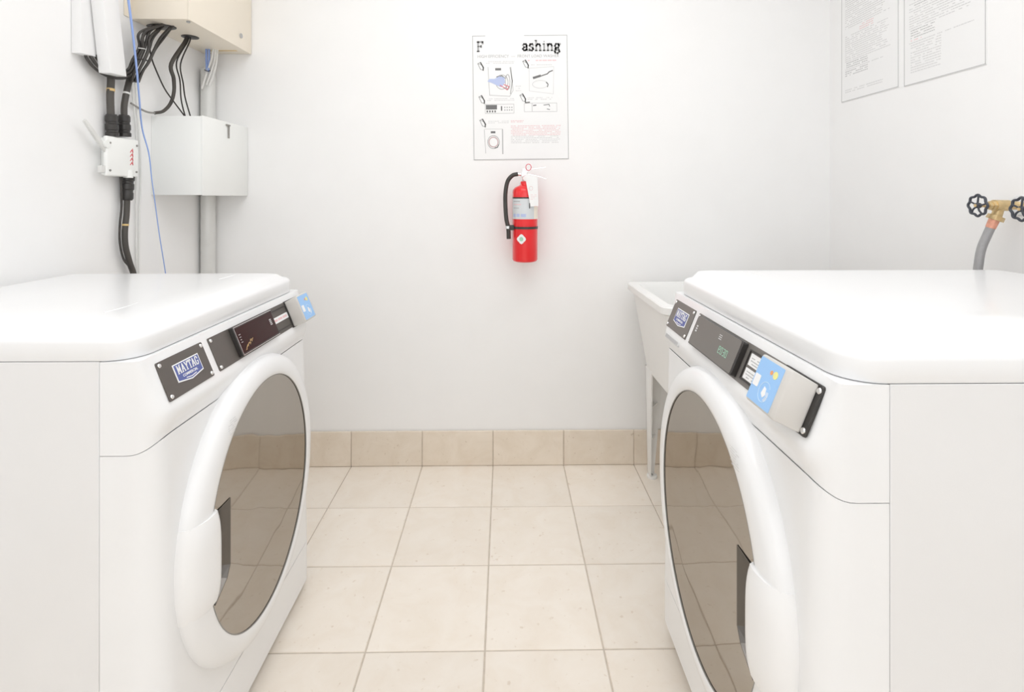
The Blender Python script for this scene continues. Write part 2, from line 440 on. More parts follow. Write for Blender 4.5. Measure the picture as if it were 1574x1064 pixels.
    cme = bpy.data.meshes.new('c'); bm.to_mesh(cme); bm.free(); cob = bpy.data.objects.new('c', cme); C.objects.link(cob)
    cob.parent = root
    md = glass.modifiers.new('b', 'BOOLEAN'); md.operation = 'DIFFERENCE'; md.object = cob; md.solver = 'EXACT'
    dg = bpy.context.evaluated_depsgraph_get(); dg.update()
    nm = bpy.data.meshes.new_from_object(glass.evaluated_get(dg)); glass.modifiers.clear(); glass.data = nm
    nm.shade_smooth(); nm.set_sharp_from_angle(angle=math.radians(40))
    nm.materials.clear(); nm.materials.append(M['glass'])
    bpy.data.objects.remove(cob)
    # grip pocket: a scoop with a bright lower curve
    bm = bmesh.new()
    edge = [(.222, zt), (rin, zt), (rin, zl+.02), (rin+.012, zl), (.222, zl-.022)]
    cenu, cenv = .224, (zt+zl)/2
    rings = []
    for t, nn in ((-.015, .0352), (.02, .0350), (.10, .026), (.22, .014), (.42, .006), (.6, .004)):
        rings.append([(hs*(u+(cenu-u)*t), v+(cenv-v)*t*.45, nn) for u, v in edge])
    loft(bm, rings, closed=False, cap=False)
    bm.faces.new([bm.verts.new((hs*u, v, .001)) for u, v in ((.240, zt-.002), (rin+.03, zt-.01), (rin+.03, zl+.02), (.240, zl-.01))])
    O('grip_pocket', bm, 'pocket', X=XD, recalc=False)
    # handle
    bm = bmesh.new(); rings = []
    hb, ht = zl-.006, zt+.008
    pr2 = [(1.004, -.002), (1.004, .010), (.97, .019), (.9, .0285), (.78, .0365), (.6, .0430), (.4, .0470), (.2, .0490), (.02, .0490), (-.10, .0470), (-.17, .040), (-.19, .030), (-.17, .012)]
    for i in range(17):
        t = i/16; v = hb+(ht-hb)*t
        sag = .007*(2*t-1)**4
        uo = ox*math.sqrt(max(0, 1-(v/oz)**2)); ui = .228
        rings.append([(hs*(ui+(uo-ui)*k), v + (.012*(k-.3) if i in (0, 16) else 0)*0, nn-sag*(1 if nn > .02 else .3)) for k, nn in pr2])
    loft(bm, rings); O('door_handle', bm, 'plastic', X=XD, smooth=True, angle=60)
    # small print on the door frame
    bm = bmesh.new()
    for q in range(7):
        words(bm, -.016, .016+random.uniform(-.006, .004), .014-q*.0048, .0011, .0003, .75)
    a = math.radians(52)
    cxp, czp = hs*(.27*math.cos(a)*1.0), .295*math.sin(a)
    Xp = XD @ Matrix.Translation((cxp, czp, .0398)) @ Matrix.Rotation(-hs*math.radians(0), 4, 'Z')
    O('printed_text', bm, 'inkl', frame, X=Xp)
    # ---------------- control strip, in the plane of the sloping console
    sl = Vector((0, .0281, .0681)).normalized()
    XP = Matrix(((1,0,0,-W/2),(0,sl.y,-sl.z,-.0044),(0,sl.z,sl.y,.7935),(0,0,0,1)))
    HP = .0737
    def scr(u, v, n, par, r=.0042):
        bm = bmesh.new(); lathe(bm, [(r, 0), (r, .0008), (r*.75, .0022), (r*.3, .0028)], 14)
        O('screw', bm, 'chrome', par, X=XP @ Matrix.Translation((u, v, n)), smooth=True, angle=30)
    def plate(nm, u0, u1, v0, v1, n0, n1, m, par=root, r=.003, bev=.0006, **k):
        bm = bmesh.new(); prism(bm, rrect(u0, u1, v0, v1, r, 3), n0, n1)
        return O(nm, bm, m, par, X=XP, bevel=bev, seg=1, **k)
    pm = 'platefar' if far_display else 'plate'
    lp = plate('logo_plate', .033, .172, .0, HP, -.001, .0022, pm)
    for u in (.040, .165):
        for v in (.007, HP-.007): scr(u, v, .0022, lp)
    # badge with lettering
    bu0, bu1, bv0, bv1 = .068, .146, .021, .057
    def badge_pts(g_): return [(bu0+g_, bv1-g_), (bu0+g_, bv0+.002+g_), ((bu0+bu1)/2, bv0-.004+g_*1.1), (bu1-g_, bv0+.002+g_), (bu1-g_, bv1-g_)][::-1]
    bm = bmesh.new(); prism(bm, badge_pts(0), .0022, .0034); bd = O('badge', bm, 'white', lp, X=XP)
    bm = bmesh.new(); prism(bm, badge_pts(.0022), .0034, .0037)
    bn = O('badge_field', bm, 'navy', lp, X=XP)
    bm = bmesh.new(); serif(bm, 'MAYTAG', bu0+.0070, bv0+.0162, .0152, .0023, .84, .0003, .0037, .0042)
    O('lettering', bm, 'white', lp, X=XP)
    text_mesh('COMMERCIAL', .0072, XP @ Matrix.Translation(((bu0+bu1)/2, bv0+.0072, .0039)), 'lettering', 'white', lp, .0002, .0001, 1.0, 'CENTER')
    bm = bmesh.new(); stroke(bm, [(bu0+.024, bv0+.0035), ((bu0+bu1)/2, bv0+.0015), (bu1-.024, bv0+.0035)], .0016, .0037, .0040)
    O('badge_stripe', bm, 'white', lp, X=XP)
    # main control plate
    cp = plate('control_panel', .193, .577, .0, HP, -.001, .0022, pm)
    for v in (.007, HP-.007): scr(.200, v, .0022, cp)
    if far_display:      # grey faced module with green digits
        d0, d1 = .222, .437
        plate('display_bezel', d0, d1, .004, HP-.002, .0022, .0135, 'black', cp, .004, .001)
        plate('display_screen', d0+.0005, d1-.0045, .0055, HP-.003, .0135, .0143, 'platefar', cp, .004, .0004)
        bm = bmesh.new(); 
        for k in range(4):
            u = .362+k*.0105
            for seg_ in (((0,0),(0,.006)),((0,.007),(0,.013)),((.006,0),(.006,.006)),((.006,.007),(.006,.013)),((0,.0065),(.006,.0065)),((0,.013),(.006,.013)),((0,0),(.006,0))):
                if random.random() < .8: stroke(bm, [(u+p[0], .026+p[1]) for p in seg_], .0013, .0143, .0146)
        O('display_digits', bm, 'green', cp, X=XP)
        bm = bmesh.new()
        for k in range(3): words(bm, .345, .358, .058-k*.004, .0016, .0146, 1, .0143)
        for k in range(4): words(bm, .213, .219, .050-k*.004, .0020, .0026, 1, .0022)
        for k in range(3): box(bm, .2325, .240, .046-k*.0055, .0495-k*.0055, .0143, .0146)
        O('printed_text', bm, 'inkl', cp, X=XP)
    else:                # protruding black framed window with red display
        d0, d1 = .272, .460
        plate('display_bezel', d0, d1, .0035, HP-.001, .0022, .012, 'black', cp, .002, .001)
        sc_ = plate('display_screen', d0+.006, d1-.004, .008, HP-.006, .012, .0127, 'screen', cp, .002, .0003)
        bm = bmesh.new()
        for (a, b2) in (((d0+.003, .005), (d1-.002, .005)), ((d0+.003, .005), (d0+.003, HP-.003)), ((d0+.003, HP-.003), (d1-.002, HP-.003))):
            stroke(bm, [a, b2], .0013, .012, .0132)
        O('silver_edge', bm, 'chrome', cp, X=XP)
        bm = bmesh.new()
        for k in range(4): box(bm, .432, .4425, .048-k*.0042, .0508-k*.0042, .0127, .0130)
        for k in range(4): words(bm, .284, .291, .050-k*.006, .0018, .0130, 1, .0127)
        O('printed_text', bm, 'inkm', cp, X=XP)
        bm = bmesh.new()
        for q in range(12):
            a = random.uniform(.2, .9); u = .290+q*.0035; v = .013+q*.0012+random.uniform(-.002, .004)
            stroke(bm, [(u, v), (u+.006*math.cos(a), v+.006*math.sin(a))], .0010, .0127, .0130)
        O('instruction_film', bm, 'tape', cp, X=XP)
    # slot frame with little paper labels
    s0, s1 = (.462, .560) if not far_display else (.452, .548)
    fr = bmesh.new()
    for p in (((s0, .010), (s1, .010)), ((s0, HP-.010), (s1, HP-.010)), ((s0, .010), (s0, HP-.010)), ((s1, .010), (s1, HP-.010))): stroke(fr, p, .0024, .0022, .0046)
    O('slot_frame', fr, 'black', cp, X=XP)
    if far_display: labs = [(s0+.006, s1-.006, .038, .060), (s0+.006, s1-.006, .013, .033)]
    else: labs = [(s0+.004, s1-.003, .030, .046)]
    for l_ in labs:
        pb = plate('paper_label', *l_, .0022, .0032, 'white', cp, .001, .0001)
    bm = bmesh.new()
    for l_ in labs:
        if far_display:
            for k in range(3): words(bm, l_[0]+.006, l_[1]-.006, l_[2]+.0035+k*.005, .0018, .0035, .9, .0032)
        else:
            text_mesh('COIN RETURN', .0115, XP @ Matrix.Translation(((l_[0]+l_[1])/2, l_[2]+.0042, .0034)), 'lettering', 'redink', cp, .0002, 0, .95, 'CENTER') if False else words(bm, l_[0]+.003, l_[1]-.003, l_[2]+.005, .006, .0035, .95, .0032)
    O('printed_text', bm, 'inkm' if far_display else 'pink', cp, X=XP)
    if far_display:      # small pull slot under the logo plate
        bm = bmesh.new(); prism(bm, rrect(.048, .145, -.0265, -.0145, .005, 3), -.012, .0002)
        O('drawer_pull', bm, 'inkl', console, X=XP, bevel=.001)
        bm = bmesh.new()
        for k in range(22): box(bm, .052+k*.0041, .054+k*.0041, -.0245, -.0165, .0001, .0007)
        O('grille', bm, 'inkm', console, X=XP)
    # ---------------- card reader
    cr = plate('card_reader', .560, .660, -.003, HP+.001, -.001, .0045, 'black', root, .004, .001)
    cr['label'] = 'black backed card reader with light blue label'
    for u in (.6545,):
        for v in (.005, HP-.008): scr(u, v, .0045, cr, .0048)
    bm = bmesh.new()
    bs = [(.5625, -.001), (.650, -.001), (.650, HP-.001), (.5625, HP-.001)]
    mid = [(.5585, -.001), (.639, -.001), (.639, HP+.003), (.5585, HP+.003)]
    tp = [(.5595, .001), (.633, .001), (.633, HP+.001), (.5595, HP+.001)]
    loft(bm, [[(x, y, .0045) for x, y in bs], [(x, y, .008) for x, y in bs], [(x, y, .040) for x, y in mid], [(x, y, .0435) for x, y in tp]])
    O('reader_housing', bm, 'reader', cr, X=XP, bevel=.0025, seg=2)
    plate('blue_label', .5605, .628, .003, HP-.001, .0433, .0441, 'blue', cr, .002, .0001)
    bm = bmesh.new(); prism(bm, rrect(.563, .579, .026, .045, .002, 3), .0441, .0444)
    O('label_print', bm, 'white', cr, X=XP)
    bm = bmesh.new()
    # contactless symbol: ring, hand and waves
    cu, cv = .600, .026
    for i in range(20):
        a0, a1 = 2*PI*i/24+.6, 2*PI*(i+1)/24+.6
        stroke(bm, [(cu+.0145*math.cos(a0), cv+.0155*math.sin(a0)), (cu+.0145*math.cos(a1), cv+.0155*math.sin(a1))], .0009, .0441, .0444)
    O('label_print', bm, 'bluelt', cr, X=XP)
    bm = bmesh.new(); prism(bm, [(cu-.006, cv-.004), (cu+.001, cv-.009), (cu+.006, cv-.003), (cu+.003, cv+.006), (cu-.003, cv+.008)], .0441, .0445)
    for i in range(2):
        stroke(bm, [(cu+.005+.003*i, cv-.012), (cu+.009+.003*i, cv-.004), (cu+.008+.003*i, cv+.002)], .0011, .0441, .0445)
    O('label_print', bm, 'white', cr, X=XP)
    bm = bmesh.new(); prism(bm, ell(.612, .057, .0060, .0060), .0441, .0445); O('label_print', bm, 'yellow', cr, X=XP)
    bm = bmesh.new(); prism(bm, ell(.6005, .0575, .0035, .0035, 16), .0441, .0444); O('label_print', bm, 'orange', cr, X=XP)
    return root

mL = machine('washing_machine', 'white front-load machine on the left with a dark red display window and near-side logo plate', (-.600, .889+W/2, 0), PI/2, -1, .67, 0, False, True)
mR = machine('washing_machine', 'white front-load machine on the right with a grey display and large blue card reader label', (.430, .692+W/2, 0), -PI/2, 1, .86, .0275, True, False)
# the right one stands on a low white pad: lift the whole machine by its longer feet
mR.location.z = .0275
bm = bmesh.new()
for ch in list(mR.children):
    if ch.name.startswith('foot'):
        ch.data = ch.data.copy()
        for v in ch.data.vertices:
            if v.co.z < .0095: v.co.z -= .0275 if v.co.z < .004 else .0255
bm.free()

# ------------------------------------------------------------------ laundry tub
tub = empty('laundry_sink', (0, 0, 0), 0, 'white plastic laundry tub on legs in the corner behind the right machine', 'sink')
zr, zo, zbm = .800, .775, .450
xa, xb, ya, yb = .512, 1.06, 1.655, 2.165
def rr3(x0, x1, y0, y1, z, r=.03): return [(x, y, z) for x, y in rrect(x0, x1, y0, y1, r, 5)]
bm = bmesh.new()
loft(bm, [rr3(xa+.074, xb-.074, ya+.05, yb-.035, zbm), rr3(xa+.022, xb-.022, ya+.022, yb-.012, zo-.012), rr3(xa, xb, ya, yb, zo, .035), rr3(xa, xb, ya, yb, zr-.004, .035), rr3(xa+.004, xb-.004, ya+.004, yb-.004, zr, .033),
          rr3(xa+.035, xb-.035, ya+.035, yb-.035, zr, .03), rr3(xa+.045, xb-.045, ya+.045, yb-.045, zr-.02, .03), rr3(xa+.08, xb-.08, ya+.08, yb-.08, zbm+.02, .03)])
obj('basin', bm, 'plastic2', tub, smooth=True, angle=35)
for sx, x0 in ((1, xa+.072), (-1, xb-.072)):
    for sy, y0 in ((-1, yb-.035), (1, ya+.05)):
        bm = bmesh.new()
        # moulded open-channel leg: outer flange, web, tapering down
        def q(u, v, z): return (x0+sx*u, y0+sy*v, z)
        def slab(a, b2):   # a: four corners at top, b2: four at the foot
            loft(bm, [a, b2])
        slab([q(0, 0, zbm+.01), q(.006, 0, zbm+.01), q(.006, .09, zbm+.01), q(0, .09, zbm+.01)], [q(.010, 0, .01), q(.015, 0, .01), q(.015, .034, .01), q(.010, .034, .01)])
        slab([q(0, 0, zbm+.01), q(.075, 0, zbm+.01), q(.075, .005, zbm+.01), q(0, .005, zbm+.01)], [q(.010, 0, .01), q(.036, 0, .01), q(.036, .005, .01), q(.010, .005, .01)])
        obj('leg', bm, 'plastic2', tub)
        lg = C.objects[-1] if False else tub.children[-1]
        for z in (.30, .165):
            t = 1-z/zbm; bm = bmesh.new()
            bmv = [q(.003+.007*t, .002, z), q(.066-.034*t, .002, z), q(.003+.007*t, .080-.05*t, z)]
            loft(bm, [bmv, [(x, y, z_+.005) for x, y, z_ in bmv]]); obj('rib', bm, 'plastic2', lg)
        bm = bmesh.new(); prism(bm, ell(x0+sx*.023, y0+sy*.017, .021, .021, 16), 0, .012); obj('foot_pad', bm, 'plastic2', lg, bevel=.002)
        bm = bmesh.new(); cyl(bm, (x0+sx*.023, y0+sy*.02, .012), (x0+sx*.023, y0+sy*.02, .016), .004, seg=10); obj('bolt', bm, 'inkm', lg)

# ------------------------------------------------------------------ instruction poster on the back wall
k_ = YB/F
po = empty('wall_poster', (0, 0, 0), 0, 'white poster with glare-washed grey heading and machine drawings above the fire extinguisher', 'poster')
PX = Matrix.Translation(((728.2-VX)*k_, YB-.0002, CAM+(HZ-246.5)*k_)) @ Matrix.Rotation(math.radians(-.75), 4, 'Y') @ Matrix(((1,0,0,0),(0,0,-1,0),(0,1,0,0),(0,0,0,1))) @ Matrix.Diagonal((k_, k_, 1, 1))
U = lambda x: x-728.2
V = lambda y: 246.5-y
def flat(nm, m, fn, par=po, X=PX):
    bm = bmesh.new(); fn(bm); return obj(nm, bm, m, par, X=X)
PW, PH = 146.5, 191.5
obj('sheet', B(0, PW, 0, PH, 0, .0022), 'paper', po, X=PX)
Z0, Z1 = .0022, .0027
def bord(bm):
    stroke(bm, [(.8, PH-1), (.8, .8), (PW-.8, .8), (PW-.8, PH-.8), (80, PH-.8)], .75, Z0, Z1)
    stroke(bm, [(.8, PH-1), (20, PH-.8)], .75, Z0, Z1)  # gap left in the top line to stand for glare
flat('border', 'ink', bord)
def letter(ch, x, y, h):
    bm = bmesh.new(); e = serif(bm, ch, x, y, h, 3.0, 1.0, .5, Z0, Z1); obj('heading_letter', bm, 'ink', po, X=PX, recalc=True)['kind'] = 'stuff'; return e
letter('F', U(735.5), V(79.5), 15)  # letters after F left out, glare shaped as missing print
x_ = U(804.5)
for ch in 'ashing': x_ = letter(ch, x_, V(79), 16.0)
def ptxt(s, x, y, size, m, sx=1.0, off=0): text_mesh(s, size, PX @ Matrix.Translation((U(x), V(y), Z0)), 'lettering', m, po, Z1-Z0, off, sx)
ptxt('HIGH EFFICIENCY  —  FRONT LOAD WASHER', 736, 89.5, 6.2, 'inkm', .98)
def reds(bm): words(bm, U(813), U(857), V(95), 1.6, Z1, .9, Z0)
flat('lettering', 'pink', reds)
def pencils(bm):
    for x, y in ((741, 103), (810, 100), (742, 154), (805, 152), (743, 190)):
        X2 = [(-2.4, 6), (2.2, 6), (3.0, -3), (1.0, -6.5), (-2.2, -3.5)]
        a = math.radians(24)
        pts = [(U(x)+px*math.cos(a)-py*math.sin(a), V(y)+px*math.sin(a)+py*math.cos(a)) for px, py in X2]
        stroke(bm, pts+[pts[0]], 1.0, Z0, Z1); stroke(bm, [pts[1], pts[2], pts[3]], 2.0, Z0, Z1); stroke(bm, [pts[0], ((pts[2][0]+pts[1][0])/2, (pts[2][1]+pts[1][1])/2)], .8, Z0, Z1)
flat('pointer_mark', 'ink', pencils)
# first drawing: open drum with laundry
def il1(bm):
    stroke(bm, [(U(752), V(104)), (U(754), V(147)), (U(785), V(149)), (U(790), V(140)), (U(787), V(104))], .7, Z0, Z1)
    stroke(bm, [(U(786), V(105)), (U(789), V(125)), (U(786), V(145))], 1.6, Z0, Z1)
    for rx, ry in ((9.5, 11), (3.5, 11.5)):
        p = ell(U(773)+(9 if rx < 5 else 0), V(127), rx, ry, 20); stroke(bm, p+[p[0]], .9, Z0, Z1)
flat('drawing', 'inkm', il1)
flat('drawing', 'inkd', lambda bm: (words(bm, U(763), U(772), V(109), 3.4, Z1, 1, Z0), stroke(bm, [(U(765), V(119)), (U(773), V(117.5)), (U(778), V(121))], 1.2, Z0, Z1)))
flat('drawing', 'clothblue', lambda bm: (prism(bm, [(U(751), V(126)), (U(754), V(122)), (U(762), V(122)), (U(769), V(118)), (U(777), V(120)), (U(778), V(128)), (U(772), V(135)), (U(765), V(132)), (U(757), V(128))][::-1], Z0, Z1+.0002)))
flat('drawing', 'pinkred', lambda bm: stroke(bm, [(U(770), V(132)), (U(777), V(136)), (U(781), V(139)), (U(784), V(134)), (U(776), V(131))], 1.2, Z0, Z1+.0004))
def il2(bm):
    p = [(U(815), V(106)), (U(853), V(104)), (U(852), V(146)), (U(815), V(141))]; stroke(bm, p+[p[0]], .6, Z0, Z1)
    p = ell(U(832), V(131), 12, 6, 22); stroke(bm, p+[p[0]], .7, Z0, Z1)
flat('drawing', 'inkl', il2)
flat('drawing', 'inkd', lambda bm: (stroke(bm, [(U(822), V(121)), (U(832), V(118))], 3.4, Z0, Z1), stroke(bm, [(U(834), V(118)), (U(843), V(115)), (U(846), V(112)), (U(851), V(110))], 1.6, Z0, Z1), stroke(bm, [(U(841), V(128)), (U(844), V(131)), (U(843), V(135))], 1.2, Z0, Z1)))
def il3(bm):
    prism(bm, [(U(748), V(169)), (U(765), V(169)), (U(765), V(162)), (U(748), V(162))], Z0, Z1); box(bm, U(771), U(773), V(171), V(164), Z0, Z1)
    for q in range(4): box(bm, U(749+4*q), U(751.2+4*q), V(173.5), V(170.5), Z0, Z1)
flat('drawing', 'inkd', il3)
def il3b(bm):
    p = [(U(747), V(161)), (U(791), V(161)), (U(791), V(175)), (U(747), V(175))]; stroke(bm, p+[p[0]], .6, Z0, Z1)
    for q in range(4):
        for r in range(2): box(bm, U(776+3.6*q), U(778+3.6*q), V(167+4*r), V(165+4*r), Z0, Z1)
    p = [(U(807), V(160)), (U(857), V(160)), (U(857), V(173)), (U(807), V(173))]; stroke(bm, p+[p[0]], .5, Z0, Z1)
    stroke(bm, [(U(819), V(160)), (U(819), V(173))], .7, Z0, Z1)
flat('drawing', 'inkm', il3b)
flat('drawing', 'inkd', lambda bm: (stroke(bm, [(U(821), V(163.5)), (U(825), V(163))], 1.6, Z0, Z1), stroke(bm, [(U(837), V(163)), (U(845), V(162)), (U(846), V(165))], 1.0, Z0, Z1), stroke(bm, [(U(842), V(169)), (U(846), V(170))], 1.0, Z0, Z1), stroke(bm, [(U(809), V(159)), (U(815), V(158.5))], 1.8, Z0, Z1)))
def il5(bm):
    stroke(bm, [(U(745), V(200)), (U(747), V(236))], .7, Z0, Z1); stroke(bm, [(U(773), V(200)), (U(773), V(237))], 1.8, Z0, Z1)
    stroke(bm, [(U(745), V(199)), (U(773), V(199))], .4, Z0, Z1)
    p = ell(U(759), V(219), 9, 10, 22); stroke(bm, p+[p[0]], .9, Z0, Z1)
flat('drawing', 'inkm', il5)
flat('drawing', 'pink', lambda bm: stroke(bm, (lambda p: p+[p[0]])(ell(U(759), V(219), 7, 7.5, 20)), 1.3, Z0, Z1))
flat('drawing', 'inkd', lambda bm: (words(bm, U(755), U(762), V(205.5), 3.2, Z1, 1, Z0), stroke(bm, [(U(761), V(228)), (U(765), V(227)), (U(767), V(223))], 1.1, Z0, Z1)))
def lines(bm, sets):
    for x0, x1, y0, y1, n_ in sets:
        for q in range(n_): words(bm, U(x0), U(x1-random.uniform(0, 5)), V(y0+(y1-y0)*q/max(1, n_-1)), .9, Z1, .85, Z0)
random.seed(11)
flat('printed_text', 'inkl', lambda bm: lines(bm, [(749, 795, 96, 98.5, 2), (818, 853, 101.5, 101.5, 1), (750, 796, 153, 155.5, 2), (812, 852, 152, 154.5, 2), (751, 785, 187.5, 190, 2), (794, 803, 134, 141, 3), (786, 864, 211, 221, 5)]))
flat('printed_text', 'pink', lambda bm: lines(bm, [(786, 864, 195, 209, 7), (786, 806, 187, 189, 2)]))

# ------------------------------------------------------------------ two notices on the right wall
def notice(px0, px1, pyb, label, seed, marks):
    random.seed(seed)
    a = atX(px0, pyb, XR)
    dn = F*XR/(px1-VX); wd = a.y-dn; h = wd*17/11
    root = empty('wall_notice', (0, 0, 0), 0, label, 'notice', )
    X = Matrix.Translation((XR-.0002, a.y, a.z)) @ Matrix(((0,0,-1,0),(-1,0,0,0),(0,1,0,0),(0,0,0,1)))
    obj('sheet', B(0, wd, 0, h, 0, .0025), 'paper', root, X=X)
    bm = bmesh.new(); e = .0025
    stroke(bm, [(e, e), (wd-e, e), (wd-e, h-e), (e, h-e), (e, e)], .0022, .0025, .0029); obj('border', bm, 'inkm', root, X=X)
    b1, b2, b3 = bmesh.new(), bmesh.new(), bmesh.new()
    y = h*.93
    while y > .035:
        c = y/h
        x0, x1 = .025, wd-.035-random.uniform(0, .05)
        m = b1
        for lo, hi, kind, u0, u1 in marks:
            if lo <= c <= hi: m = {'d': b2, 'r': b3, 'n': None, 'l': b1}[kind]; x0, x1 = u0*wd, u1*wd
        if m is not None: words(m, x0, x1, y, .0028, .0028, .85, .0025)
        y -= .0085
    for bb_, m, nm in ((b1, 'inkl', 'printed_text'), (b2, 'inkm', 'printed_text'), (b3, 'pink', 'printed_text')):
        if len(bb_.faces): obj(nm, bb_, m, root, X=X)
        else: bb_.free()
    return root
notice(1299, 1389, 157, 'white notice of fine print on the right wall, farther one nearest the room corner', 3, [(.555, .60, 'r', .35, .6), (.27, .33, 'd', .1, .5), (.10, .265, 'n', 0, 1), (.20, .262, 'd', .08, .5)][:4])
notice(1397, 1527, 132, 'white notice of fine print on the right wall, nearer one above the brass valves', 5, [(.60, .63, 'r', .25, .6), (.55, .57, 'd', .15, .6), (.33, .40, 'd', .1, .42), (.30, .325, 'r', .1, .25), (0, .29, 'l', .1, .5)])

# ------------------------------------------------------------------ fire extinguisher
ex = empty('fire_extinguisher', (.084, YB-.085, .889), 0, 'small red fire extinguisher hanging on the back wall below the poster', 'fire extinguisher')
r = .052
bm = bmesh.new(); lathe(bm, [(r*.75, 0), (r*.93, .003), (r, .010), (r, .287), (r*.97, .298), (r*.80, .309), (r*.5, .316), (r*.36, .320), (r*.36, .332), (r*.30, .334)], 40)
obj('cylinder', bm, 'red', ex, smooth=True, angle=50)
def wrap(nm, m, a0, a1, z0, z1, rr, par=ex):
    bm = bmesh.new(); n_ = max(4, int(abs(a1-a0)/6)); rings = []
    for i in range(n_+1):
        a = math.radians(a0+(a1-a0)*i/n_)
        c, s = math.cos(a), math.sin(a)
        rings.append([(r*.99*c, r*.99*s, z0), (rr*c, rr*s, z0), (rr*c, rr*s, z1), (r*.99*c, r*.99*s, z1)])
    loft(bm, rings); return obj(nm, bm, m, par, smooth=True, angle=30)
lb = wrap('label', 'label', 190, 312, .178, .262, r+.0006)
wrap('label_band', 'beige', 312, 355, .178, .230, r+.0005)
wrap('dark_band', 'black', 190, 330, .262, .268, r+.0009)
for z0, z1, a0, a1, m in ((.249, .252, 205, 245, 'ink'), (.236, .240, 205, 250, 'pink'), (.222, .225, 205, 240, 'inkm'), (.187, .200, 205, 222, 'clothblue'), (.187, .200, 227, 243, 'clothblue'), (.187, .200, 249, 272, 'clothblue'), (.222, .244, 286, 291, 'inkd')):
    wrap('label_print', m, a0, a1, z0, z1, r+.0010, lb)
st = wrap('strap', 'black', 0, 360, .137, .147, r+.0016)
bm = B(-.066, -.046, -.030, -.012, .132, .153); obj('strap_clip', bm, 'black', st, bevel=.002)
bm = bmesh.new(); pts = []
for i in range(16):
    a = 2*PI*i/16; rr = .0175*(1+.12*math.cos(4*a)); pts.append((rr*math.cos(a), rr*math.sin(a)*1.05))
prism(bm, pts, 0, .0012)
XB = Matrix.Translation((-.0165, -r+.0008+.0018, .097)) @ Matrix.Rotation(math.radians(-18), 4, 'Z') @ Matrix(((1,0,0,0),(0,0,-1,0),(0,1,0,0),(0,0,0,1)))
stk = obj('sticker', bm, 'white', ex, X=XB)
bm = bmesh.new(); prism(bm, ell(0, 0, .0085, .009, 14), .0012, .0016); obj('sticker_print', bm, 'green', stk, X=XB)
# valve, levers, pin, gauge
bm = bmesh.new(); cyl(bm, (0, 0, .328), (0, 0, .360), .014, .011, 16); box(bm, -.016, .012, -.011, .011, .350, .372)
valve = obj('valve_body', bm, 'chrome', ex, bevel=.002)
bm = bmesh.new(); cyl(bm, (-.012, -.002, .362), (-.034, -.002, .364), .006, .006, 12); obj('hose_fitting', bm, 'chrome', ex, smooth=True)
bm = bmesh.new(); lathe(bm, [(.0115, 0), (.0115, .006), (.0095, .0075)], 20)
XG = Matrix.Translation((.002, -.012, .345)) @ Matrix.Rotation(PI/2, 4, 'X'); gg = obj('gauge', bm, 'white', ex, X=XG, smooth=True, angle=30)
bm = bmesh.new(); lathe(bm, [(.0125, -.001), (.0125, .005)], 20); obj('gauge_rim', bm, 'pinkred', gg, X=XG, smooth=True, angle=30)
bm = bmesh.new()
loft(bm, [[(-.004, -.008, z) for z in (.367, .369)]+[(-.004, .008, z) for z in (.369, .367)], [(.05, -.008, z) for z in (.355, .357)]+[(.05, .008, z) for z in (.357, .355)], [(.088, -.007, z) for z in (.343, .345)]+[(.088, .007, z) for z in (.345, .343)]])
obj('carry_handle', bm, 'chrome', ex)
bm = bmesh.new()
loft(bm, [[(-.006, -.008, z) for z in (.379, .381)]+[(-.006, .008, z) for z in (.381, .379)], [(.03, -.008, z) for z in (.384, .386)]+[(.03, .008, z) for z in (.386, .384)], [(.086, -.007, z) for z in (.391, .393)]+[(.086, .007, z) for z in (.393, .391)]])
box(bm, -.010, .010, -.007, .007, .370, .386)
obj('squeeze_lever', bm, 'chrome', ex)
bm = bmesh.new(); tube(bm, [(.011*math.cos(a)+.014, -.014, .392+.013*math.sin(a)) for a in [2*PI*i/16 for i in range(17)]], .0018, 8, smooth=False)
cyl(bm, (.004, -.014, .378), (.004, .014, .378), .0015, seg=8); obj('safety_pin', bm, 'pinkred', ex, smooth=True)
bm = bmesh.new(); tube(bm, [(-.030, -.002, .364), (-.052, -.004, .358), (-.072, -.006, .334), (-.081, -.010, .290), (-.082, -.014, .240), (-.078, -.018, .180), (-.070, -.020, .140), (-.068, -.020, .096)], .0088, 14, 8)
hs_ = obj('hose', bm, 'rubber', ex, smooth=True)
bm = bmesh.new(); cyl(bm, (-.0715, -.020, .138), (-.071, -.020, .149), .0112, seg=16); obj('hose_clamp', bm, 'chrome', hs_, smooth=True, angle=30)
bm = bmesh.new()
XTg = Matrix.Translation((0, -.060, .352)) @ Matrix(((1,0,0,0),(0,0,-1,0),(0,1,0,0),(0,0,0,1)))
prism(bm, [(-.003, .004), (.003, .010), (.034, .004), (.048, -.004), (.052, -.120), (.020, -.122)][::-1], 0, .0009)
tg = obj('inspection_tag', bm, 'paper', ex, X=XTg)
bm = bmesh.new(); p = ell(.022, -.048, .007, .008, 16); stroke(bm, p+[p[0]], .0013, .0009, .0013)
for q_ in range(4): words(bm, .020, .044, -.075-.006*q_, .0015, .0013, .8, .0009)
obj('tag_print', bm, 'pink', tg, X=XTg)
bm = bmesh.new(); tube(bm, [(.010, -.014, .375), (.012, -.04, .366), (.006, -.0605, .358)], .0008, 6); obj('tag_string', bm, 'white', tg, smooth=True)
bm = B(-.012, .012, .050, .0845, .27, .31); box(bm, -.014, .014, .0805, .0848, .05, .33)
obj('wall_bracket', bm, 'inkm', ex)

